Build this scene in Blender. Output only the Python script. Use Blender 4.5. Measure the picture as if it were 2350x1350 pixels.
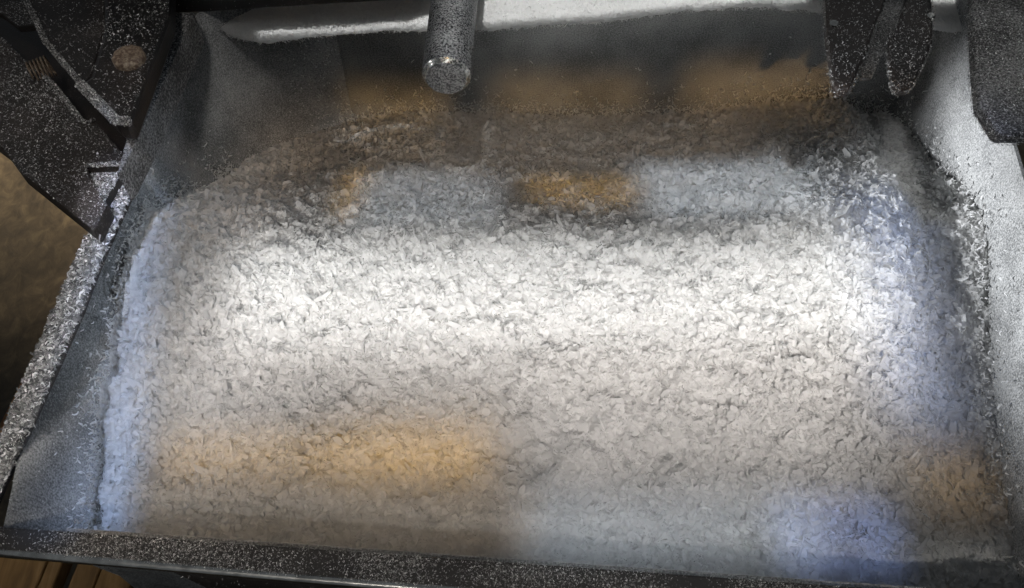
import bpy, math
import numpy as np
from mathutils import Vector, Matrix

for o in list(bpy.data.objects):
    bpy.data.objects.remove(o)
SC = bpy.context.scene
COL = SC.collection
RNG = np.random.default_rng(7)

# ------------------------------------------------------------------ camera
CAM_H = 0.42
PITCH = 56.0
cam_d = bpy.data.cameras.new('camera')
cam = bpy.data.objects.new('camera', cam_d)
COL.objects.link(cam)
cam.location = (0, 0, CAM_H)
cam.rotation_euler = (math.radians(90 - PITCH), 0, 0)
cam_d.sensor_fit = 'HORIZONTAL'
cam_d.angle = math.radians(60)
cam_d.clip_start = 0.01
cam_d.clip_end = 50
SC.camera = cam

# ------------------------------------------------------------------ world: dim workshop ambience
w = bpy.data.worlds.new('World')
SC.world = w
w.use_nodes = True
w.node_tree.nodes['Background'].inputs[0].default_value = (0.86, 0.93, 1.0, 1)
w.node_tree.nodes['Background'].inputs[1].default_value = 0.095

SC.view_settings.view_transform = 'Standard'
SC.view_settings.look = 'None'
SC.view_settings.exposure = 0
SC.view_settings.gamma = 1
SC.view_settings.use_curve_mapping = False
SC.render.engine = 'CYCLES'
SC.cycles.max_bounces = 8
SC.cycles.diffuse_bounces = 5
SC.cycles.transmission_bounces = 4

# ------------------------------------------------------------------ pixel -> place helpers (2350 x 1350 photo)
F = 1175 / math.tan(math.radians(30))
_p = math.radians(PITCH)
FWD = np.array([0, math.cos(_p), -math.sin(_p)])
UPV = np.array([0, math.sin(_p), math.cos(_p)])
RGT = np.array([1.0, 0, 0])

def ray(px, py):
    return FWD + RGT * ((px - 1175) / F) + UPV * (-(py - 675) / F)

def at(px, py, z=0.0):
    d = ray(px, py)
    t = (z - CAM_H) / d[2]
    return np.array([0, 0, CAM_H]) + d * t

def aty(px, py, y):
    d = ray(px, py)
    return np.array([0, 0, CAM_H]) + d * (y / d[1])

RIM = 0.042          # height of the bin's rim

# ------------------------------------------------------------------ lamps
def lamp(name, target, frm, size, spread, power, col, roll=0.0):
    l = bpy.data.lights.new(name, 'AREA')
    l.shape = 'RECTANGLE'
    l.size, l.size_y = size
    l.spread = math.radians(spread)
    l.energy = power
    l.color = col
    o = bpy.data.objects.new(name, l)
    COL.objects.link(o)
    o.location = frm
    d = Vector(target) - Vector(frm)
    q = d.to_track_quat('-Z', 'Y')
    o.rotation_euler = (q.to_matrix() @ Matrix.Rotation(roll, 3, 'Z')).to_euler()
    return o

WHITE = (1, 1, 0.99)
AMBER = (1.0, 0.54, 0.07)
BLUE = (0.22, 0.40, 1.0)
def vec(a, b, k):
    a = np.array(a, float); b = np.array(b, float); b /= np.linalg.norm(b)
    return tuple(a + b * k)

# key: unseen area lamp low in front, aimed at the crest of the heap
tc = at(1300, 668, 0.012)
lamp('key_lamp', tc, vec(tc, (-0.08, -0.86, 0.56), 0.75), (0.375, 0.044), 6, 0.080, WHITE, 0.02)
# added warm fill from in front, brightens the foreground
tf = at(1225, 800, 0)
lamp('front_fill_lamp', tf, vec(tf, (0, -0.62, 0.75), 0.8), (0.40, 0.08), 10, 0.132, (1, 0.91, 0.85))
# added lamps right above, put in to brighten the back ledge
for cx, cy, sx, pw, rl, ty in [(-0.073, 0.4903, 0.18, 0.064, 0.079, -0.0001), (0.080, 0.507, 0.131, 0.052, 0.145, 0.16), (0.22, 0.5165, 0.16, 0.056, 0.0, 0.16)]:
    tl = np.array([cx, cy, 0.047])
    lamp('ledge_fill_lamp', tl, vec(tl, (0.0, ty, 1), 0.45), (sx, 0.07), 1.2, pw, WHITE, rl)
# added lamp from the left to brighten the right wall
tr = np.array([0.275, 0.295, 0.03])
lamp('side_fill_lamp', tr, vec(tr, (-1, -0.25, 0.30), 0.80), (0.24, 0.05), 7, 0.118, (0.93, 0.96, 1.0))
# added cool fill from the right for the left wall
tq = at(270, 680, 0.01)
lamp('left_fill_lamp', tq, vec(tq, (0.8, 0.1, 0.75), 0.75), (0.20, 0.08), 10, 0.014, (0.72, 0.84, 1.0))
# added fills that brighten the arm and the floor at the left
lamp('arm_fill_lamp', at(150, 250, 0.08), vec(at(150, 250, 0.08), (0.15, -0.5, 1), 0.6), (0.15, 0.13), 12, 0.027, (1, 0.96, 0.92))
lamp('floor_fill_lamp', (-0.42, 0.72, -0.30), (-0.85, 0.60, 0.02), (0.3, 0.2), 50, 0.58, (1, 0.84, 0.62))

def patch(name, t, size, power, col, frm=(0, -0.25, 1), spread=2.5, dist=0.62, roll=0):
    lamp(name, t, vec(t, frm, dist), size, spread, power, col, roll)

COOL = (0.80, 0.89, 1.0)
# added narrow beams without a visible source
patch('amber_beam', at(740, 1045, 0), (0.165, 0.024), 0.0058, AMBER, spread=3.5)
patch('amber_beam', at(960, 1025, 0), (0.08, 0.026), 0.0026, AMBER, spread=6)
patch('amber_beam', at(1335, 442, -0.005), (0.066, 0.032), 0.0026, AMBER, spread=3)
patch('amber_beam', at(815, 455, -0.005), (0.014, 0.05), 0.0010, AMBER)
patch('amber_beam', at(2165, 1095, -0.015), (0.045, 0.03), 0.0014, (1, 0.62, 0.25), spread=5)
patch('warm_beam', at(1150, 345, -0.03), (0.36, 0.06), 0.0130, (1, 0.70, 0.44), (0, -0.8, 0.9), spread=6)
patch('warm_beam', at(540, 440, -0.02), (0.09, 0.06), 0.0020, (1, 0.64, 0.36), (0, -0.8, 0.9), spread=5)
patch('warm_beam', at(760, 1190, 0), (0.20, 0.032), 0.0044, (1, 0.76, 0.52))
patch('blue_beam', at(1920, 1225, 0), (0.055, 0.032), 0.0034, (0.32, 0.47, 1.0), spread=3)
patch('blue_beam', at(308, 810, 0), (0.018, 0.20), 0.0155, (0.46, 0.62, 1.0), spread=3.5, roll=0.07)
patch('rim_beam', at(140, 750, RIM), (0.018, 0.19), 0.0075, (1, 0.95, 0.9), (0, -0.2, 1), spread=1.5, roll=-0.087)
patch('blue_beam', at(2060, 700, 0), (0.036, 0.14), 0.0130, (0.42, 0.57, 1.0), spread=7)
patch('bar_beam', at(1037, 55, 0.104), (0.017, 0.065), 0.0026, WHITE, (0, -0.3, 1))
patch('plank_beam', at(120, 1325, -0.09), (0.09, 0.06), 0.0045, (1, 0.88, 0.7), (0, -0.5, 1), spread=8)
patch('lip_beam', at(1150, 1332, RIM), (0.52, 0.018), 0.0105, (1, 0.95, 0.88), (0, -0.6, 1), spread=3, roll=-0.05)
patch('prong_beam', at(2010, 70, 0.085), (0.07, 0.06), 0.0020, WHITE, (0, 0.3, 1), spread=3)
patch('block_beam', at(2290, 150, 0.105), (0.07, 0.11), 0.0075, WHITE, (-0.2, -0.3, 1), spread=6)
patch('crest_beam', at(1285, 662, 0.015), (0.355, 0.060), 0.043, (0.94, 0.98, 1.0), (0, -0.15, 1), spread=4, roll=0.03)
patch('front_fill_beam', at(1600, 1005, 0), (0.165, 0.055), 0.0150, (1, 0.94, 0.90), (0, -0.5, 1), spread=8)
patch('front_fill_beam', at(440, 915, 0), (0.07, 0.09), 0.0065, (1, 0.94, 0.92), (0, -0.5, 1), spread=9)
patch('cool_beam', at(1540, 1215, 0), (0.14, 0.030), 0.0085, COOL, spread=4)
patch('cool_beam', at(985, 465, 0), (0.085, 0.055), 0.0072, COOL, spread=3)
patch('cool_beam', at(1660, 430, 0), (0.10, 0.06), 0.0170, COOL, spread=4)
patch('amber_beam', aty(905, 248, 0.478), (0.068, 0.030), 0.0020, (1, 0.60, 0.20), (0, -1, 0.75), dist=0.85, spread=3)
patch('amber_beam', aty(1310, 220, 0.478), (0.105, 0.028), 0.0022, (1, 0.60, 0.20), (0, -1, 0.75), dist=0.85, spread=3)
patch('amber_beam', aty(1745, 205, 0.478), (0.105, 0.034), 0.0040, (1, 0.62, 0.26), (0, -1, 0.75), dist=0.85, spread=3)

# ------------------------------------------------------------------ materials
def new_mat(name):
    m = bpy.data.materials.new(name)
    m.use_nodes = True
    nt = m.node_tree
    nt.nodes.clear()
    out = nt.nodes.new('ShaderNodeOutputMaterial')
    return m, nt, out

def N(nt, t, **kw):
    n = nt.nodes.new(t)
    for k, v in kw.items():
        if k.startswith('i_'):
            key = k[2:]
            key = int(key) if key.isdigit() else key
            n.inputs[key].default_value = v
        else:
            setattr(n, k, v)
    return n

def ramp(nt, stops):
    r = nt.nodes.new('ShaderNodeValToRGB')
    e = r.color_ramp.elements
    while len(e) < len(stops):
        e.new(0.5)
    for k, (p, c) in enumerate(stops):
        e[k].position = p
        e[k].color = (c[0], c[1], c[2], 1)
    return r

def g(v):
    return (v, v, v)

def coords(nt):
    return N(nt, 'ShaderNodeTexCoord').outputs['Object']

def mat_flake():
    m, nt, out = new_mat('shredded_fibre')
    geo = N(nt, 'ShaderNodeNewGeometry')
    r = ramp(nt, [(0.0, (0.76, 0.758, 0.75)), (0.6, (0.84, 0.838, 0.83)), (1.0, (0.90, 0.898, 0.89))])
    nt.links.new(geo.outputs['Random Per Island'], r.inputs[0])
    d = N(nt, 'ShaderNodeBsdfDiffuse')
    t = N(nt, 'ShaderNodeBsdfTranslucent')
    mx = N(nt, 'ShaderNodeMixShader', i_0=0.65)
    nt.links.new(r.outputs[0], d.inputs[0])
    nt.links.new(r.outputs[0], t.inputs[0])
    nt.links.new(d.outputs[0], mx.inputs[1])
    nt.links.new(t.outputs[0], mx.inputs[2])
    nt.links.new(mx.outputs[0], out.inputs[0])
    return m

def mat_dusty(name, base, dust, amount, scale=900, rough=0.55, metallic=0.0, bump=0.25, blotch=None):
    """painted or bare metal with a fine uneven film of pale dust"""
    m, nt, out = new_mat(name)
    co = coords(nt)
    n1 = N(nt, 'ShaderNodeTexNoise', i_Scale=scale, i_Detail=3.0, i_Roughness=0.6)
    n2 = N(nt, 'ShaderNodeTexNoise', i_Scale=28.0, i_Detail=4.0, i_Roughness=0.6)
    nt.links.new(co, n1.inputs['Vector']); nt.links.new(co, n2.inputs['Vector'])
    mul = N(nt, 'ShaderNodeMath', operation='MULTIPLY_ADD', i_1=0.45, i_2=-0.22 + amount - 0.5)
    nt.links.new(n2.outputs[0], mul.inputs[0])
    add = N(nt, 'ShaderNodeMath', operation='ADD')
    nt.links.new(n1.outputs[0], add.inputs[0]); nt.links.new(mul.outputs[0], add.inputs[1])
    r = ramp(nt, [(0.38, g(0)), (0.66, g(1))])
    nt.links.new(add.outputs[0], r.inputs[0])
    bc = base
    mixb = N(nt, 'ShaderNodeMix', data_type='RGBA')
    n3 = N(nt, 'ShaderNodeTexNoise', i_Scale=14.0, i_Detail=5.0)
    nt.links.new(co, n3.inputs['Vector'])
    r3 = ramp(nt, [(0.42, g(0)), (0.66, g(1))])
    nt.links.new(n3.outputs[0], r3.inputs[0])
    nt.links.new(r3.outputs[0], mixb.inputs[0])
    mixb.inputs[6].default_value = (*bc, 1)
    mixb.inputs[7].default_value = (*(blotch or tuple(c * 1.5 for c in bc)), 1)
    mix = N(nt, 'ShaderNodeMix', data_type='RGBA')
    nt.links.new(r.outputs[0], mix.inputs[0])
    nt.links.new(mixb.outputs[2], mix.inputs[6])
    mix.inputs[7].default_value = (*dust, 1)
    p = N(nt, 'ShaderNodeBsdfPrincipled')
    nt.links.new(mix.outputs[2], p.inputs['Base Color'])
    p.inputs['Metallic'].default_value = metallic
    rr = N(nt, 'ShaderNodeMapRange', i_3=rough, i_4=0.95)
    nt.links.new(r.outputs[0], rr.inputs[0])
    nt.links.new(rr.outputs[0], p.inputs['Roughness'])
    b = N(nt, 'ShaderNodeBump', i_Strength=bump, i_Distance=0.0008)
    nt.links.new(add.outputs[0], b.inputs['Height'])
    nt.links.new(b.outputs[0], p.inputs['Normal'])
    nt.links.new(p.outputs[0], out.inputs[0])
    return m

def mat_wood(name, c0, c1, c2, stretch=(1, 0.12, 1), scale=40):
    m, nt, out = new_mat(name)
    co = coords(nt)
    mp = N(nt, 'ShaderNodeMapping')
    mp.inputs['Scale'].default_value = stretch
    nt.links.new(co, mp.inputs[0])
    n1 = N(nt, 'ShaderNodeTexNoise', i_Scale=scale, i_Detail=6.0, i_Roughness=0.65, i_Distortion=0.6)
    nt.links.new(mp.outputs[0], n1.inputs['Vector'])
    r = ramp(nt, [(0.30, c0), (0.52, c1), (0.72, c2)])
    nt.links.new(n1.outputs[0], r.inputs[0])
    n2 = N(nt, 'ShaderNodeTexNoise', i_Scale=7.0, i_Detail=5.0, i_Roughness=0.6)
    nt.links.new(co, n2.inputs['Vector'])
    r2 = ramp(nt, [(0.40, g(0.35)), (0.60, g(1.0))])
    nt.links.new(n2.outputs[0], r2.inputs[0])
    mx = N(nt, 'ShaderNodeMix', data_type='RGBA', blend_type='MULTIPLY', i_0=0.9)
    nt.links.new(r.outputs[0], mx.inputs[6]); nt.links.new(r2.outputs[0], mx.inputs[7])
    p = N(nt, 'ShaderNodeBsdfPrincipled', i_Roughness=0.75)
    nt.links.new(mx.outputs[2], p.inputs['Base Color'])
    b = N(nt, 'ShaderNodeBump', i_Strength=0.4, i_Distance=0.002)
    nt.links.new(n1.outputs[0], b.inputs['Height'])
    nt.links.new(b.outputs[0], p.inputs['Normal'])
    nt.links.new(p.outputs[0], out.inputs[0])
    return m

def mat_plain(name, c, rough=0.6, metallic=0.0):
    m, nt, out = new_mat(name)
    co = coords(nt)
    n = N(nt, 'ShaderNodeTexNoise', i_Scale=160.0, i_Detail=5.0)
    nt.links.new(co, n.inputs['Vector'])
    r = ramp(nt, [(0.3, tuple(x * 0.6 for x in c)), (0.7, tuple(min(1, x * 1.25) for x in c))])
    nt.links.new(n.outputs[0], r.inputs[0])
    p = N(nt, 'ShaderNodeBsdfPrincipled', i_Roughness=rough, i_Metallic=metallic)
    nt.links.new(r.outputs[0], p.inputs['Base Color'])
    b = N(nt, 'ShaderNodeBump', i_Strength=0.3, i_Distance=0.0006)
    nt.links.new(n.outputs[0], b.inputs['Height']); nt.links.new(b.outputs[0], p.inputs['Normal'])
    nt.links.new(p.outputs[0], out.inputs[0])
    return m

def mat_lint():
    m, nt, out = new_mat('white_lint')
    geo = N(nt, 'ShaderNodeNewGeometry')
    r = ramp(nt, [(0.0, g(0.08)), (0.5, (0.22, 0.215, 0.208)), (0.85, (0.45, 0.445, 0.43)), (1.0, (0.85, 0.845, 0.83))])
    nt.links.new(geo.outputs['Random Per Island'], r.inputs[0])
    p = N(nt, 'ShaderNodeBsdfDiffuse')
    nt.links.new(r.outputs[0], p.inputs[0])
    nt.links.new(p.outputs[0], out.inputs[0])
    return m

M = {
    'flake': mat_flake(),
    'wall': mat_dusty('dusty_zinc_wall', (0.105, 0.107, 0.107), (0.42, 0.42, 0.412), 0.50, scale=1000, rough=0.5, bump=0.4),
    'black': mat_dusty('dusty_black_paint', (0.008, 0.0075, 0.0075), (0.30, 0.295, 0.29), 0.24, scale=1000, rough=0.4, blotch=(0.028, 0.02, 0.016)),
    'brown': mat_dusty('dusty_brown_steel', (0.012, 0.010, 0.009), (0.30, 0.285, 0.27), 0.30, scale=950, rough=0.5, blotch=(0.030, 0.022, 0.018)),
    'rim': mat_dusty('dusty_rim_steel', (0.022, 0.020, 0.019), (0.38, 0.37, 0.35), 0.25, scale=900, rough=0.5),
    'block': mat_dusty('dusty_block_steel', (0.025, 0.024, 0.023), (0.40, 0.395, 0.385), 0.44, scale=800, rough=0.5),
    'rod': mat_dusty('dusty_bar_steel', (0.075, 0.075, 0.08), (0.60, 0.60, 0.59), 0.46, scale=1000, rough=0.25, metallic=0.4),
    'bright': mat_plain('worn_bright_steel', (0.75, 0.74, 0.70), 0.22, 1.0),
    'worn': mat_dusty('worn_bevel_steel', (0.55, 0.53, 0.49), (0.8, 0.8, 0.78), 0.42, scale=500, rough=0.18, metallic=1.0),
    'bolt': mat_dusty('rusty_bolt', (0.09, 0.058, 0.036), (0.27, 0.22, 0.16), 0.42, scale=700, rough=0.5, blotch=(0.07, 0.035, 0.02)),
    'rust': mat_plain('rusty_strip', (0.16, 0.075, 0.03), 0.8),
    'lint': mat_lint(),
    'plywood': mat_wood('stained_plywood', (0.07, 0.055, 0.038), (0.14, 0.107, 0.068), (0.24, 0.19, 0.115), (1, 0.8, 1), 70),
    'plank': mat_wood('pallet_wood', (0.10, 0.055, 0.022), (0.30, 0.18, 0.07), (0.46, 0.30, 0.14), (1, 0.10, 1), 90),
    'blue': mat_plain('dark_blue', (0.02, 0.03, 0.16), 0.5),
}

# ------------------------------------------------------------------ mesh helpers
def mesh_obj(name, V, Fc, mat, parent=None, smooth=False, **props):
    me = bpy.data.meshes.new(name)
    me.from_pydata([tuple(map(float, v)) for v in V], [], [tuple(f) for f in Fc])
    me.update()
    if smooth:
        me.polygons.foreach_set('use_smooth', [True] * len(me.polygons))
    me.materials.append(M[mat])
    o = bpy.data.objects.new(name, me)
    COL.objects.link(o)
    if parent is not None:
        o.parent = parent
        o.matrix_parent_inverse = parent.matrix_world.inverted()
    for k, v in props.items():
        o[k] = v
    return o

def thing(name, loc, label, cat, **props):
    e = bpy.data.objects.new(name, None)
    e.empty_display_size = 0.02
    COL.objects.link(e)
    e.location = tuple(map(float, loc))
    e['label'] = label
    e['category'] = cat
    for k, v in props.items():
        e[k] = v
    bpy.context.view_layer.update()
    return e

def bevel(o, width=0.0012, seg=2):
    b = o.modifiers.new('bevel', 'BEVEL')
    b.width = width
    b.segments = seg
    b.limit_method = 'ANGLE'
    b.angle_limit = math.radians(35)
    return o

def prism(top, thick, down=(0, 0, -1)):
    """closed prism: loop of 3-D points and the same loop shifted along down"""
    top = [np.array(p, float) for p in top]
    n = len(top)
    d = np.array(down, float) * thick
    V = top + [p + d for p in top]
    Fc = [tuple(range(n)), tuple(range(2 * n - 1, n - 1, -1))]
    for i in range(n):
        j = (i + 1) % n
        Fc.append((i, i + n, j + n, j))
    # orientation: make top face up
    a = sum(np.cross(top[i], top[(i + 1) % n])[2] for i in range(n))
    if a < 0:
        Fc = [tuple(reversed(f)) for f in Fc]
    return V, Fc

def slab(name, pxs, z, thick, mat, parent=None, bev=0.001, **props):
    top = [at(p[0], p[1], p[2] if len(p) > 2 else z) for p in pxs]
    V, Fc = prism(top, thick)
    o = mesh_obj(name, V, Fc, mat, parent, **props)
    if bev:
        bevel(o, bev)
    return o

def tube(path, r, seg=8, caps=True):
    path = [np.array(p, float) for p in path]
    V, Fc = [], []
    n = len(path)
    for i, p in enumerate(path):
        t = path[min(i + 1, n - 1)] - path[max(i - 1, 0)]
        t /= np.linalg.norm(t)
        a = np.array([0, 0, 1.0]) if abs(t[2]) < 0.9 else np.array([1.0, 0, 0])
        u = np.cross(t, a); u /= np.linalg.norm(u)
        v = np.cross(t, u)
        rr = r[i] if hasattr(r, '__len__') else r
        for k in range(seg):
            th = 2 * math.pi * k / seg
            V.append(p + rr * (u * math.cos(th) + v * math.sin(th)))
    for i in range(n - 1):
        for k in range(seg):
            k2 = (k + 1) % seg
            Fc.append((i * seg + k, i * seg + k2, (i + 1) * seg + k2, (i + 1) * seg + k))
    if caps:
        Fc.append(tuple(range(seg - 1, -1, -1)))
        Fc.append(tuple((n - 1) * seg + k for k in range(seg)))
    return V, Fc

def fast_mesh(name, V, Q, mat, parent=None, smooth=True, **props):
    """numpy arrays: V (n,3), Q (m,4)"""
    me = bpy.data.meshes.new(name)
    me.vertices.add(len(V))
    me.vertices.foreach_set('co', V.astype(np.float32).ravel())
    k = Q.shape[1]
    me.loops.add(Q.size)
    me.loops.foreach_set('vertex_index', Q.astype(np.int32).ravel())
    me.polygons.add(len(Q))
    me.polygons.foreach_set('loop_start', np.arange(0, Q.size, k, dtype=np.int32))
    me.polygons.foreach_set('use_smooth', np.full(len(Q), smooth))
    me.update(calc_edges=True)
    me.validate()
    me.materials.append(M[mat])
    o = bpy.data.objects.new(name, me)
    COL.objects.link(o)
    if parent is not None:
        o.parent = parent
        o.matrix_parent_inverse = parent.matrix_world.inverted()
    for kk, v in props.items():
        o[kk] = v
    return o

def rot_from(normal, spin):
    """(n,3),(n,) -> (n,3,3) matrices with columns tangent, bitangent, normal"""
    nrm = normal / np.linalg.norm(normal, axis=1, keepdims=True)
    a = np.where(np.abs(nrm[:, 2:3]) < 0.9, np.array([[0, 0, 1.0]]), np.array([[1.0, 0, 0]]))
    u = np.cross(nrm, a); u /= np.linalg.norm(u, axis=1, keepdims=True)
    v = np.cross(nrm, u)
    c, s = np.cos(spin)[:, None], np.sin(spin)[:, None]
    t = u * c + v * s
    b = np.cross(nrm, t)
    return np.stack([t, b, nrm], axis=2)

def ribbons(P, Nn, length, width, curl, lift, seg=4, rng=RNG, normal_mix=0.35):
    """curly little fibres lying on points P with normals Nn; returns V, Q"""
    n = len(P)
    R = rot_from(Nn + rng.normal(0, normal_mix, (n, 3)), rng.uniform(0, 6.283, n))
    L = length * rng.uniform(0.4, 1.5, n)
    W = width * rng.uniform(0.6, 1.4, n)
    cu = curl * rng.uniform(-1, 1, n)
    cz = rng.uniform(0.2, 1.6, n)
    V = np.zeros((n, (seg + 1) * 2, 3))
    ang = np.zeros(n); x = np.zeros(n); y = np.zeros(n)
    for i in range(seg + 1):
        s = i / seg
        z = lift * np.sin(s * 3.1416 * cz) * L
        wd = W * (0.45 + 0.55 * math.sin(math.pi * min(max(s, 0.08), 0.92)))
        nx, ny = -np.sin(ang), np.cos(ang)
        V[:, 2 * i, :] = np.stack([x + nx * wd / 2, y + ny * wd / 2, z], 1)
        V[:, 2 * i + 1, :] = np.stack([x - nx * wd / 2, y - ny * wd / 2, z + wd * 0.35], 1)
        x = x + np.cos(ang) * L / seg
        y = y + np.sin(ang) * L / seg
        ang = ang + cu / seg
    V[:, :, 0] -= V[:, :, 0].mean(1, keepdims=True)
    V[:, :, 1] -= V[:, :, 1].mean(1, keepdims=True)
    W3 = np.einsum('nij,nkj->nki', R, V) + P[:, None, :]
    q = np.array([[2 * i, 2 * i + 1, 2 * i + 3, 2 * i + 2] for i in range(seg)])
    Q = (q[None] + (np.arange(n) * (seg + 1) * 2)[:, None, None]).reshape(-1, 4)
    return W3.reshape(-1, 3), Q

def sample_mesh(o, count, min_nz=-2, rng=RNG, noise_scale=60.0, clump=0.6):
    me = o.data
    me.calc_loop_triangles()
    co = np.array([tuple(v.co) for v in me.vertices])
    tri = np.array([t.vertices[:] for t in me.loop_triangles])
    a, b, c = co[tri[:, 0]], co[tri[:, 1]], co[tri[:, 2]]
    cr = np.cross(b - a, c - a)
    ar = np.linalg.norm(cr, axis=1) + 1e-15
    nn = cr / ar[:, None]
    wgt = ar * (nn[:, 2] >= min_nz)
    idx = rng.choice(len(tri), count * 3, p=wgt / wgt.sum())
    u, v = rng.uniform(size=count * 3), rng.uniform(size=count * 3)
    fl = u + v > 1
    u[fl], v[fl] = 1 - u[fl], 1 - v[fl]
    P = a[idx] + (b - a)[idx] * u[:, None] + (c - a)[idx] * v[:, None]
    nz = vnoise(P[:, 0] * noise_scale + 13, (P[:, 1] + P[:, 2] * 0.7) * noise_scale + 5)
    keep = rng.uniform(size=len(P)) < (1 - clump) + clump * np.clip(nz * 2.2 - 0.6, 0, 1)
    P, Nn = P[keep][:count], nn[idx][keep][:count]
    return P, Nn

def lint(o, count, length=0.0024, width=0.0006, curl=3.0, lift=0.25, min_nz=-2, parent=None, noise_scale=60.0, clump=0.6, name='lint', mat='lint'):
    P, Nn = sample_mesh(o, count, min_nz, noise_scale=noise_scale, clump=clump)
    V, Q = ribbons(P + Nn * 0.0002, Nn, length, width, curl, lift)
    return fast_mesh(name, V, Q, mat, parent if parent is not None else o, kind='stuff')

_perm = np.random.default_rng(3).uniform(size=(256, 256))
def vnoise(x, y):
    xi, yi = np.floor(x).astype(int), np.floor(y).astype(int)
    fx, fy = x - xi, y - yi
    fx = fx * fx * (3 - 2 * fx); fy = fy * fy * (3 - 2 * fy)
    a = _perm[xi % 256, yi % 256]; b = _perm[(xi + 1) % 256, yi % 256]
    c = _perm[xi % 256, (yi + 1) % 256]; d = _perm[(xi + 1) % 256, (yi + 1) % 256]
    return (a * (1 - fx) + b * fx) * (1 - fy) + (c * (1 - fx) + d * fx) * fy

def ss(a, b, x):
    t = np.clip((x - a) / (b - a), 0, 1)
    return t * t * (3 - 2 * t)

# ------------------------------------------------------------------ setting: floor
fl = mesh_obj('floor', [(-3, -2, -0.30), (3, -2, -0.30), (3, 4, -0.30), (-3, 4, -0.30)], [(0, 1, 2, 3)], 'plywood', kind='structure')
fl['label'] = 'stained brown plywood floor under the bin'

# ------------------------------------------------------------------ the bin
binr = thing('metal_bin', (0.03, 0.3, -0.13), 'dusty grey sheet metal bin filled with white flakes', 'bin')

def wall_strip(name, top, bot, thick, mat, parent, side):
    """vertical-ish sheet between two 3-D polylines; side = outward unit vector for the outer skin"""
    n = len(top)
    s = np.array(side, float) * thick
    V = [*top, *bot, *[p + s for p in top], *[p + s for p in bot]]
    Fc = []
    for i in range(n - 1):
        Fc.append((i, i + 1, n + i + 1, n + i))
        Fc.append((2 * n + i, 3 * n + i, 3 * n + i + 1, 2 * n + i + 1))
        Fc.append((i, 2 * n + i, 2 * n + i + 1, i + 1))
    Fc.append((0, n, 3 * n, 2 * n))
    Fc.append((n - 1, 3 * n - 1, 4 * n - 1, 2 * n - 1)) if False else None
    Fc = [f for f in Fc if f]
    o = mesh_obj(name, V, Fc, mat, parent)
    o.data.polygons.foreach_set('use_smooth', [abs(p.normal.z) < 0.8 for p in o.data.polygons])
    return o

# left wall with a rounded rear corner (plan points x, y)
left_plan = [(-0.204, 0.131), (-0.206, 0.15), (-0.214, 0.20), (-0.2165, 0.27), (-0.214, 0.34), (-0.208, 0.40),
             (-0.199, 0.430), (-0.192, 0.448), (-0.180, 0.463), (-0.164, 0.475), (-0.145, 0.482), (-0.120, 0.4855)]
top = [np.array((x - 0.004 * float(ss(0.45, 0.38, np.array(y))) - 0.012 * float(ss(0.33, 0.24, np.array(y))), y, RIM + 0.022 * float(ss(0.38, 0.435, np.array(y))) * float(ss(-0.14, -0.16, np.array(x))))) for x, y in left_plan]
bot = [np.array((x + 0.012 * float(ss(0.45, 0.38, np.array(y))) + 0.037 * float(ss(0.33, 0.24, np.array(y))), y, -0.13)) for x, y in left_plan]
left_wall = wall_strip('left_wall', top, bot, 0.002, 'wall', binr, (-1, 0, 0))
back_wall = wall_strip('back_wall', [np.array((-0.125, 0.486, RIM)), np.array((0.05, 0.486, RIM)), np.array((0.287, 0.486, RIM))],
                       [np.array((-0.125, 0.486, -0.13)), np.array((0.05, 0.486, -0.13)), np.array((0.287, 0.486, -0.13))], 0.002, 'wall', binr, (0, 1, 0))
right_plan = [(0.290, 0.60), (0.285, 0.479), (0.281, 0.43), (0.276, 0.36), (0.270, 0.30), (0.262, 0.24), (0.252, 0.18), (0.234, 0.100)]
top = [np.array((x + 0.008, y, 0.052 + 0.10 * float(ss(0.41, 0.44, np.array(y))))) for x, y in right_plan]
bot = [np.array((x - 0.004, y, -0.13)) for x, y in right_plan]
right_wall = wall_strip('right_wall', top, bot, 0.002, 'wall', binr, (1, 0, 0))
bottom = mesh_obj('bottom', *prism([(-0.195, 0.134, -0.128), (0.235, 0.10, -0.128), (0.28, 0.484, -0.128), (-0.14, 0.483, -0.128)], 0.002), 'wall', binr)

# rims
lr_out = [(-110, 1270), (-40, 1105), (5, 1003), (55, 880), (125, 715), (180, 590), (228, 492), (262, 420)]
lr_in = [(322, 402), (280, 492), (236, 590), (188, 715), (114, 880), (58, 1003), (12, 1105), (-58, 1270)]
left_rim = slab('left_rim', lr_out + lr_in, RIM + 0.002, 0.004, 'rim', binr, 0.0008)
front_rim = slab('front_rim', [(-150, 1198), (700, 1257), (1500, 1313), (2600, 1392), (2600, 1484), (1500, 1391), (700, 1326), (-150, 1252)],
                 RIM + 0.004, 0.004, 'rim', binr, 0.001)
pts = [at(x, y, RIM + 0.0025) for x, y in [(-150, 1256), (300, 1293), (700, 1328), (1100, 1361), (1500, 1394), (2600, 1487)]]
edge = mesh_obj('rim_edge', *tube(pts, 0.0021, 10), 'bright', front_rim, smooth=True, label='worn shiny outer edge of the front rim')
# front outside face
a, b = at(395, 1312, RIM - 0.002), at(2600, 1494, RIM - 0.002)
V, Fc = prism([a, b, b + (0, 0.004, 0), a + (0, 0.004, 0)], 0.16)
for i in (4, 7):
    V[i] = V[i] + np.array((0.05, 0, 0))
front_wall = mesh_obj('front_wall', V, Fc, 'rim', binr)
# inner front face of the bin
a, b = at(150, 1222, RIM), at(2500, 1386, RIM)
V, Fc = prism([a, b, b + (0, 0.002, 0), a + (0, 0.002, 0)], 0.16)
mesh_obj('front_lining', V, Fc, 'wall', binr)
# thin dark blue line along the left rim
mesh_obj('blue_line', *tube([at(-30, 1140, RIM + 0.001), at(20, 1062, RIM + 0.001), at(52, 985, RIM + 0.001)], 0.0011, 6), 'blue', left_rim, label='thin dark blue line on the left rim')

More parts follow.
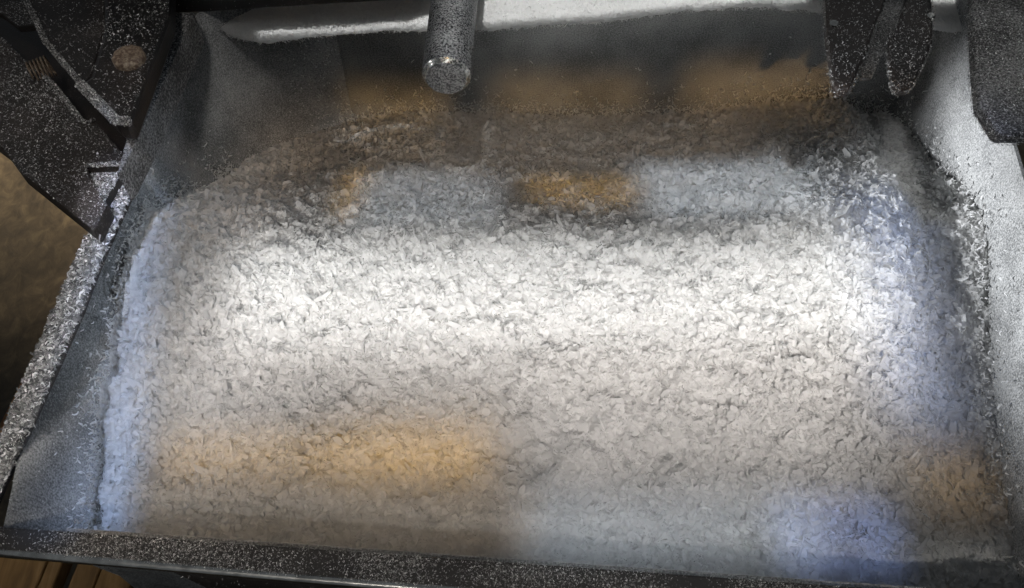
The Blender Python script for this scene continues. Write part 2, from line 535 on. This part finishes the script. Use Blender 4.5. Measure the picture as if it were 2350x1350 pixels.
lint(left_rim, 9000, 0.00340, 0.00090, 4, 0.45, 0.5, clump=0.45)
lint(front_rim, 14000, 0.00082, 0.00029, 3, 0.3, 0.5, clump=0.9, noise_scale=38.0)
lint(front_wall, 3420, 0.00124, 0.00040, 3, 0.3, -2)
lint(left_wall, 9500, 0.00186, 0.00056, 3, 0.25, -2, clump=0.5, mat='flake')
lint(right_wall, 4500, 0.00149, 0.00048, 3, 0.25, -2, clump=0.4, mat='flake')
lint(back_wall, 5700, 0.00149, 0.00048, 3, 0.25, -2, mat='flake')

# ------------------------------------------------------------------ heap of flakes
def left_x(y):
    return np.interp(y, [p[1] for p in left_plan], [p[0] for p in left_plan]) - 0.002

def heap(x, y, fine=True):
    yr = 0.306 + 0.024 * ss(0.08, 0.22, x) - 0.006 * np.sin(x * 14)
    t = y - yr
    front = 0.023 * np.exp(-(t / 0.075) ** 2) - 0.002
    back = 0.021 - 0.47 * (np.sqrt(np.clip(t, 0, 1) ** 2 + 0.0002) - 0.0141) - 0.030 * ss(-0.06, -0.2, x) * ss(0.01, 0.13, t)
    z = np.where(t < 0, front, back)
    xr = 0.232 + (y - 0.09) * 0.17 - 0.06 * np.clip(y - 0.25, 0, 1) 
    z = z - 0.015 * ss(-0.045, -0.018, x - xr) * (0.5 + 0.5 * ss(0.12, 0.2, y))
    z = z + 0.006 * (vnoise(x * 22 + 3, y * 22) - 0.5) + 0.0035 * (vnoise(x * 60, y * 60 + 9) - 0.5)
    z = z - 0.009 * ss(0.022, 0.0, x - left_x(y)) * vnoise(x * 90 + 40, y * 90) * ss(0.40, 0.34, y)
    if fine:
        z = z + 0.004 * (1 - 0.5 * ss(0.255, 0.195, y)) * (vnoise(x * 150, y * 150) - 0.5) + 0.0028 * (vnoise(x * 330 + 7, y * 330) - 0.5)
    return z

nx, ny = 520, 400
FA, FB = at(150, 1222, RIM), at(2500, 1386, RIM)
def front_y(x):
    return FA[1] + (FB[1] - FA[1]) * (x - FA[0]) / (FB[0] - FA[0]) + 0.003
gx = np.linspace(-0.232, 0.288, nx); gv = np.linspace(0.0, 1.0, ny)
X, Y = np.meshgrid(gx, gv, indexing='ij')
Y = front_y(X) + (0.485 - front_y(X)) * Y
X = np.maximum(X, left_x(Y))
Z = heap(X, Y) - 0.0002
BV = np.stack([X, Y, Z], -1).reshape(-1, 3)
ii, jj = np.meshgrid(np.arange(nx - 1), np.arange(ny - 1), indexing='ij')
BQ = np.stack([ii * ny + jj, (ii + 1) * ny + jj, (ii + 1) * ny + jj + 1, ii * ny + jj + 1], -1).reshape(-1, 4)

def flakes(n, rng):
    x = rng.uniform(-0.230, 0.284, n); y = front_y(x) + 0.002 + (0.481 - front_y(x)) * rng.uniform(size=n)
    x = np.maximum(x, left_x(y) + 0.002 * rng.uniform(size=n))
    e = 0.002
    z = heap(x, y)
    gxn = (heap(x + e, y) - heap(x - e, y)) / (2 * e)
    gyn = (heap(x, y + e) - heap(x, y - e)) / (2 * e)
    nrm = np.stack([-gxn, -gyn, np.ones(n)], 1)
    nrm /= np.linalg.norm(nrm, axis=1, keepdims=True)
    calm = ss(0.255, 0.195, y)            # trodden flat towards the front
    nrm = nrm + rng.normal(0, 1.0, (n, 3)) * (0.44 - 0.18 * calm)[:, None]
    R = rot_from(nrm, rng.uniform(0, 6.283, n))
    L = 0.0032 * np.exp(rng.normal(0, 0.42, n)); W = 0.0026 * np.exp(rng.normal(0, 0.38, n))
    thin = rng.uniform(size=n) < 0.16
    W[thin] *= 0.4; L[thin] *= 1.35
    curl = rng.uniform(0.3, 2.6, n) * rng.choice([-1, 1], n)
    cup = rng.uniform(-1.8, 1.2, n)
    V = np.zeros((n, 9, 3))
    k = 0
    for i in (-1, 0, 1):
        for j in (-1, 0, 1):
            s = i * 0.5 + rng.normal(0, 0.09, n)
            wv = j * 0.5 * (1.0 if i == 0 else 0.72) + rng.normal(0, 0.09, n)
            th = s * curl
            rad = L / np.abs(curl)
            px = rad * np.sin(np.abs(th)) * np.sign(s)
            pz = rad * (1 - np.cos(th)) * np.sign(curl) * -1 + cup * W * (wv ** 2) + rng.normal(0, 0.0002, n)
            V[:, k, 0] = px; V[:, k, 1] = wv * W; V[:, k, 2] = pz
            k += 1
    P = np.stack([x, y, z + rng.uniform(-0.001, 0.0016, n)], 1)
    V = np.einsum('nij,nkj->nki', R, V) + P[:, None, :]
    q = np.array([[0, 3, 4, 1], [1, 4, 5, 2], [3, 6, 7, 4], [4, 7, 8, 5]])
    Q = (q[None] + (np.arange(n) * 9)[:, None, None]).reshape(-1, 4)
    return V.reshape(-1, 3), Q

FV, FQ = flakes(92000, np.random.default_rng(11))
nf = 22000
fx = RNG.uniform(-0.228, 0.283, nf); fy = front_y(fx) + 0.002 + (0.48 - front_y(fx)) * RNG.uniform(size=nf)
fx = np.maximum(fx, left_x(fy) + 0.001)
FP = np.stack([fx, fy, heap(fx, fy) + 0.0007], 1)
UV_, UQ_ = ribbons(FP, np.tile([0, 0, 1.0], (nf, 1)), 0.0030, 0.00045, 3.0, 0.35, seg=3, normal_mix=0.8)
hp = fast_mesh('flake_heap', np.vstack([BV, FV, UV_]), np.vstack([BQ, FQ + len(BV), UQ_ + len(BV) + len(FV)]), 'flake', kind='stuff')
hp['label'] = 'heap of white shredded fibre flakes filling the metal bin'
hp['category'] = 'flakes'

# flakes clinging to the walls just above the heap
def clinging(wall, n, xy, nrm):
    x, y = xy(RNG.uniform(size=n))
    z = heap(x, y) + RNG.exponential(0.008, n) - 0.002
    Nn = np.tile(np.array(nrm, float), (n, 1))
    V, Q = ribbons(np.stack([x, y, z], 1) + Nn * 0.0006, Nn, 0.0026, 0.0009, 2.5, 0.4)
    fast_mesh('clinging_flakes', V, Q, 'flake', wall, kind='stuff')
clinging(back_wall, 2600, lambda t: (-0.13 + 0.41 * t, np.full(len(t), 0.4845)), (0, -1, 0.15))
ry, rx = [p[1] for p in right_plan][::-1], [p[0] for p in right_plan][::-1]
clinging(right_wall, 650, lambda t: (np.interp(0.11 + 0.37 * t, ry, rx) - 0.0015, 0.11 + 0.37 * t), (-1, 0, 0.1))
clinging(left_wall, 2600, lambda t: (left_x(0.14 + 0.29 * t) + 0.002, 0.14 + 0.29 * t), (1, 0, 0.3))

# ------------------------------------------------------------------ fluff caked on the back ledge
edge_px = [(395, 30), (452, 32), (500, 62), (545, 84), (600, 92), (660, 86), (720, 78), (800, 70), (900, 66), (1000, 66), (1100, 64),
           (1200, 58), (1300, 50), (1400, 42), (1500, 30), (1600, 17), (1700, 13), (1800, 14), (1880, 22), (1960, 34), (2060, 50), (2130, 60), (2230, 70)]
LZ = 0.047
epts = np.array([at(x, y, LZ) for x, y in edge_px])
xs = np.linspace(epts[0, 0], epts[-1, 0], 260)
ye = np.interp(xs, epts[:, 0], epts[:, 1]) + 0.0016 * (vnoise(xs * 420, xs * 0 + 2) - 0.5)
rows = []
for k, (dy, dz) in enumerate([(0.012, -0.005), (0.004, -0.0045), (0.001, -0.003), (0.0, -0.0018), (0.002, -0.0005), (0.006, 0.0), (0.02, 0.0005), (0.05, 0.001), (0.10, 0.001), (0.16, 0.001)]):
    yy = ye + dy
    zz = LZ + dz + 0.0022 * (vnoise(xs * 90, yy * 90) - 0.5) + 0.0012 * (vnoise(xs * 400, yy * 400) - 0.5)
    rows.append(np.stack([xs, yy, zz], 1))
rows = np.array(rows)
LV = rows.reshape(-1, 3)
nr, nc = rows.shape[:2]
ii, jj = np.meshgrid(np.arange(nr - 1), np.arange(nc - 1), indexing='ij')
LQ = np.stack([ii * nc + jj, ii * nc + jj + 1, (ii + 1) * nc + jj + 1, (ii + 1) * nc + jj], -1).reshape(-1, 4)
# felted surface fibres and hairs along the lower edge
n = 16000
x = RNG.uniform(xs[0], xs[-1], n)
y = np.interp(x, xs, ye) + RNG.uniform(0.0, 0.06, n)
P = np.stack([x, y, np.full(n, LZ + 0.0005)], 1)
V1, Q1 = ribbons(P, np.tile([0, -0.2, 1.0], (n, 1)), 0.0028, 0.00045, 3, 0.35)
n2 = 1500
x = RNG.uniform(xs[0], xs[-1], n2)
P2 = np.stack([x, np.interp(x, xs, ye) + 0.0005, LZ - RNG.uniform(0.0, 0.003, n2)], 1)
V2, Q2 = ribbons(P2, np.tile([0, -1.0, 0.3], (n2, 1)), 0.0026, 0.0004, 2, 0.5, normal_mix=0.7)
fl = fast_mesh('fluff_layer', np.vstack([LV, V1, V2]), np.vstack([LQ, Q1 + len(LV), Q2 + len(LV) + len(V1)]), 'flake', kind='stuff')
fl['label'] = 'pale fluff caked on the ledge along the back of the bin'
fl['category'] = 'fluff'

# ------------------------------------------------------------------ round bar
def lathe(profile, origin, axis, seg=40):
    axis = np.array(axis, float); axis /= np.linalg.norm(axis)
    u = np.cross(axis, (0, 0, 1)); u /= np.linalg.norm(u)
    v = np.cross(axis, u)
    V, Fc = [], []
    for (t, r) in profile:
        for k in range(seg):
            th = 2 * math.pi * k / seg
            V.append(np.array(origin) + axis * t + r * (u * math.cos(th) + v * math.sin(th)))
    n = len(profile)
    for i in range(n - 1):
        for k in range(seg):
            k2 = (k + 1) % seg
            Fc.append((i * seg + k, (i + 1) * seg + k, (i + 1) * seg + k2, i * seg + k2))
    Fc.append(tuple(range(seg)))
    Fc.append(tuple((n - 1) * seg + k for k in range(seg - 1, -1, -1)))
    return V, Fc

RR = 0.0134
e0 = at(1024, 180, 0.09)
axis = np.array((-0.035, -1, -0.02)); axis /= np.linalg.norm(axis)
bar = thing('round_bar', e0 - axis * 0.12, 'dust covered round steel bar reaching over the heap, blunt end forward', 'bar')
sh = mesh_obj('shaft', *lathe([(-0.25, RR), (-0.12, RR), (-0.06, RR), (-0.0032, RR), (-0.0022, RR * 0.98)], e0, axis), 'rod', bar, smooth=False)
sh.data.polygons.foreach_set('use_smooth', [len(p.vertices) == 4 for p in sh.data.polygons])
ch = mesh_obj('chamfer', *lathe([(-0.0021, RR * 0.978), (0.0, RR * 0.83)], e0, axis), 'worn', bar, label='bright worn bevel round the end of the bar')
ef = mesh_obj('end_face', *lathe([(-0.001, RR * 0.82), (0.0006, RR * 0.815), (0.0008, RR * 0.79)], e0, axis), 'rod', bar)
lint(sh, 12350, 0.00105, 0.00040, 3, 0.35, -2, parent=bar, clump=0.35)
lint(ef, 950, 0.00093, 0.00036, 3, 0.35, -2, parent=bar, clump=0.2)

# ------------------------------------------------------------------ forked clamp at the right
fk = thing('forked_clamp', at(2015, 60, 0.085), 'black dusty clamp with two tapered prongs over the right of the heap', 'clamp')
def prong(pxs, z, thick):
    o = slab('prong', pxs, z, thick, 'black', fk, 0.0018)
    lint(o, 2565, 0.00109, 0.00033, 3, 0.4, -0.5, parent=fk, clump=0.4)
    return o
prong([(1888, -140), (1893, 20), (1896, 70), (1906, 140), (1916, 196), (1926, 208), (1950, 206), (1960, 192), (1992, 116), (2008, 60), (2034, -10), (2050, -140)], 0.085, 0.006)
prong([(2105, -140), (2082, -10), (2062, 50), (2040, 84), (2041, 130), (2050, 182), (2062, 203), (2086, 204), (2100, 190), (2142, 100), (2143, 40), (2138, -10), (2140, -140)], 0.085, 0.006)
wb = slab('web', [(2030, -140), (2100, -140), (2080, 0), (2046, 78), (2022, 130), (2004, 172), (1974, 176), (1990, 128), (2016, 60)], 0.080, 0.004, 'block', fk, 0.0008)
lint(wb, 2308, 0.00099, 0.00030, 3, 0.4, 0.3, parent=fk)
mesh_obj('highlight_disc', *lathe([(0, 0.0026), (0.0016, 0.0026), (0.0022, 0.0020)], at(1912, 58, 0.0845), (0.0, 0.0, 1.0) + np.array((0.001, 0, 0)), 20), 'bright', fk)  # small bright discs standing in for highlights on the prongs
mesh_obj('highlight_disc', *lathe([(0, 0.0024), (0.0020, 0.0024), (0.0026, 0.0018)], at(2134, 42, 0.0845), (0.001, 0.0, 1.0), 20), 'bright', fk)

# ------------------------------------------------------------------ left machinery
V, Fc = prism([at(x, y, 0.064) for x, y in [(200, -160), (205, 10), (330, 34), (480, 28), (700, 14), (925, 0), (1000, -20), (1000, -160)]], 0.16, (0, 0, 1))
ov = bevel(mesh_obj('overhead_beam', V, [tuple(reversed(f)) for f in Fc], 'black'), 0.001)
ov['label'] = 'black speckled beam along the top left edge above the fluff'
ov['category'] = 'beam'
lint(ov, 4104, 0.00079, 0.00030, 3, 0.3, -0.5, clump=0.3)

arm = thing('diagonal_arm', at(150, 400, 0.03), 'brown black dusty steel arm running diagonally to the left rim', 'arm')
ab = slab('arm_bar', [(-140, -20), (7, 86), (70, 150), (118, 190), (150, 230), (186, 278), (205, 286), (215, 276), (282, 352), (286, 378), (196, 382), (214, 420), (246, 468), (216, 530), (44, 392), (7, 340), (-140, 230)], 0.058, 0.012, 'brown', arm, 0.0012)
lint(ab, 6412, 0.00104, 0.00033, 3, 0.3, 0.3, clump=0.5)
lowp = slab('arm_end', [(196, 384), (286, 382), (268, 418), (236, 470), (214, 424)], 0.052, 0.006, 'rim', arm, 0.0006)
lint(lowp, 1282, 0.00149, 0.00042, 3, 0.4, 0.3, parent=arm)
back = slab('recess_plate', [(-40, -20), (240, -20), (262, 120), (300, 280), (285, 380), (180, 330), (60, 170), (-40, 80)], 0.035, 0.006, 'black', arm, 0)
# raised lip round the slot and along the end step
V, Fc = tube([at(x, y, 0.0585) for x, y in [(96, 172), (118, 190), (150, 230), (186, 277), (204, 285), (215, 275)]], 0.0010, 6)
sl = mesh_obj('slot_lip', V, Fc, 'rim', ab)
lint(sl, 500, 0.0014, 0.0004, 3, 0.4, -0.2, parent=arm, clump=0.2)
V, Fc = tube([at(x, y, 0.0585) for x, y in [(196, 381), (240, 379), (284, 377)]], 0.0009, 6)
sl = mesh_obj('end_lip', V, Fc, 'rim', ab)
lint(sl, 300, 0.0014, 0.0004, 3, 0.4, -0.2, parent=arm, clump=0.2)
# coil spring seen in the recess
path = []
s0, s1 = at(70, 168, 0.060), at(118, 150, 0.060)
for k in range(97):
    t = k / 96
    th = 2 * math.pi * 6 * t
    c = s0 + (s1 - s0) * t
    ax = (s1 - s0) / np.linalg.norm(s1 - s0)
    u = np.cross(ax, (0, 0, 1)); u /= np.linalg.norm(u)
    path.append(c + 0.0062 * (u * math.cos(th) + np.array((0, 0, 1)) * math.sin(th)))
mesh_obj('spring', *tube(path, 0.0006, 6), 'bolt', arm, smooth=True, label='small dark coil spring beside the slot')

br = thing('bolted_bracket', at(280, 200, 0.09), 'black dusty bracket plate held by a rusty bolt, at the upper left', 'bracket')
bp = slab('bracket_plate', [(236, -140), (237, 70), (206, 176), (182, 192), (266, 279), (297, 281), (388, 36), (392, -140)], 0.098, 0.014, 'black', br, 0.0025)
lint(bp, 2308, 0.00104, 0.00030, 3, 0.35, 0.4, clump=0.6)
V, Fc = tube([at(184, 194, 0.099), at(225, 235, 0.099), at(267, 279, 0.099), at(296, 280, 0.099)], 0.0023, 8)
eg = mesh_obj('dusty_edge', V, Fc, 'rim', bp)
lint(eg, 2308, 0.00109, 0.00042, 3, 0.4, -0.3, parent=br, clump=0.2)
bolt = mesh_obj('bolt', *lathe([(0, 0.0088), (0.004, 0.0088), (0.0052, 0.0075), (0.0055, 0.0040), (0.0048, 0.0)], at(300, 142, 0.097), (0.001, 0, 1), 10), 'bolt', br, label='rusty round bolt head')
bevel(bolt, 0.0008)
rust_p = slab('inner_plate', [(95, -140), (62, 0), (106, 100), (184, 190), (206, 176), (238, 70), (236, -140)], 0.082, 0.010, 'brown', br, 0.0006)
lint(rust_p, 897, 0.00099, 0.00030, 3, 0.35, 0.4, parent=br)
V, Fc = tube([at(40, -30, 0.083), at(62, 4, 0.083), at(106, 98, 0.083), at(184, 190, 0.083)], 0.0013, 6)
eg2 = mesh_obj('plate_edge', V, Fc, 'rim', rust_p)
lint(eg2, 1282, 0.00099, 0.00036, 3, 0.4, -0.2, parent=br, clump=0.2)
st = slab('corner_plate', [(-60, -40), (62, -40), (102, 54), (40, 60), (7, 34), (-60, 0)], 0.075, 0.005, 'black', None, 0.0006)
st['label'] = 'small black plate in the extreme top left corner'
st['category'] = 'plate'
lint(st, 1282, 0.00090, 0.00030, 3, 0.3, 0.3)

fs = slab('edge_flange', [(386, -40), (386, 30), (443, 30), (445, -40)][::-1] and [(388, 28), (446, 30), (392, 150), (330, 290), (282, 384), (268, 402), (300, 283), (345, 160)], 0.074, 0.022, 'block', None, 0.0006)
fs['label'] = 'narrow grey flange strip standing between the bolted bracket and the bin'
fs['category'] = 'flange'
lint(fs, 1282, 0.00090, 0.00024, 3, 0.2, 0.3)

# ------------------------------------------------------------------ right corner block
cb = slab('corner_block', [(2226, -140), (2232, 60), (2238, 160), (2246, 236), (2286, 300), (2296, 307), (2420, 306), (2500, 306), (2500, -140)], 0.105, 0.008, 'block', None, 0.002)
cb['label'] = 'dark block thick with grey dust in the top right corner'
cb['category'] = 'block'
lint(cb, 12825, 0.00099, 0.00036, 3, 0.3, -0.3, clump=0.25)

# ------------------------------------------------------------------ outside the bin: rusty strip and pallet planks
rs = mesh_obj('rusty_strip', *prism([at(214, 528, 0.03), at(226, 532, 0.03), at(120, 780, 0.03), at(20, 985, 0.03), at(-60, 1150, 0.03), at(-80, 1140, 0.03), at(2, 970, 0.03), at(102, 770, 0.03)], 0.004), 'rust')
rs['label'] = 'thin rusty orange strip along the outside of the left wall'
rs['category'] = 'strip'
for k, (x0, x1, lab) in enumerate([(-70, 46, 'tan pallet plank at the bottom left corner, cut by the picture edge'),
                                   (50, 84, 'narrow tan pallet plank second from the bottom left corner'),
                                   (120, 178, 'tan pallet plank beside the dark gap, third from the bottom left corner'),
                                   (181, 262, 'tan pallet plank nearest the black gap under the rim')]):
    z = -0.09
    d = 0.05
    p0, p1 = at(x0, 1350, z), at(x1, 1350, z)
    top = [(p0[0], p0[1] - 0.06, z), (p1[0], p1[1] - 0.06, z), (p1[0] + 0.03, p1[1] + 0.16, z), (p0[0] + 0.03, p0[1] + 0.16, z)]
    o = mesh_obj('pallet_plank', *prism(top, 0.014), 'plank')
    bevel(o, 0.0015)
    o['label'] = lab
    o['category'] = 'plank'
    o['group'] = 'pallet planks under the bin'

# ------------------------------------------------------------------ a few loose shreds that stand out
def shred(px, py, dz, length, width, tilt, spin, curl, label):
    p = at(px, py, 0.02)
    for _ in range(4):
        p = at(px, py, float(heap(np.array(p[0]), np.array(p[1]))) + dz)
    seg = 8
    V, Fc = [], []
    R = Matrix.Rotation(spin, 3, 'Z') @ Matrix.Rotation(tilt, 3, 'Y')
    x = z = 0.0
    a = 0.0
    for i in range(seg + 1):
        s = i / seg
        wd = width * (0.55 + 0.45 * math.sin(math.pi * s))
        for (yy, zz) in ((-wd / 2, 0.0), (wd / 2, 0.0), (wd / 2, 0.0003), (-wd / 2, 0.0003)):
            V.append(np.array(R @ Vector((x - zz * math.sin(a), yy, z + zz * math.cos(a)))) + p)
        x += math.cos(a) * length / seg
        z += math.sin(a) * length / seg
        a += curl / seg
    for i in range(seg):
        for k in range(4):
            Fc.append((i * 4 + k, i * 4 + (k + 1) % 4, i * 4 + 4 + (k + 1) % 4, i * 4 + 4 + k))
    Fc.append((3, 2, 1, 0)); Fc.append(tuple(seg * 4 + k for k in range(4)))
    o = mesh_obj('loose_shred', V, Fc, 'flake', smooth=False)
    o['label'] = label
    o['category'] = 'shred'
    o['group'] = 'loose shreds on the heap'

shred(951, 545, 0.0, 0.010, 0.0022, -1.45, 0.3, 0.25, 'tall upright white shred on the crest below the round bar')
shred(1290, 520, 0.001, 0.009, 0.002, -0.7, 2.4, 0.8, 'white curled shred leaning on the crest right of the centre')
shred(2190, 640, 0.001, 0.009, 0.0022, -0.3, -0.6, 1.2, 'long pale shaving lying in the groove by the right wall')
shred(2160, 470, 0.001, 0.008, 0.0018, -0.4, 0.4, 1.6, 'small curled shred where the heap meets the upper right wall')
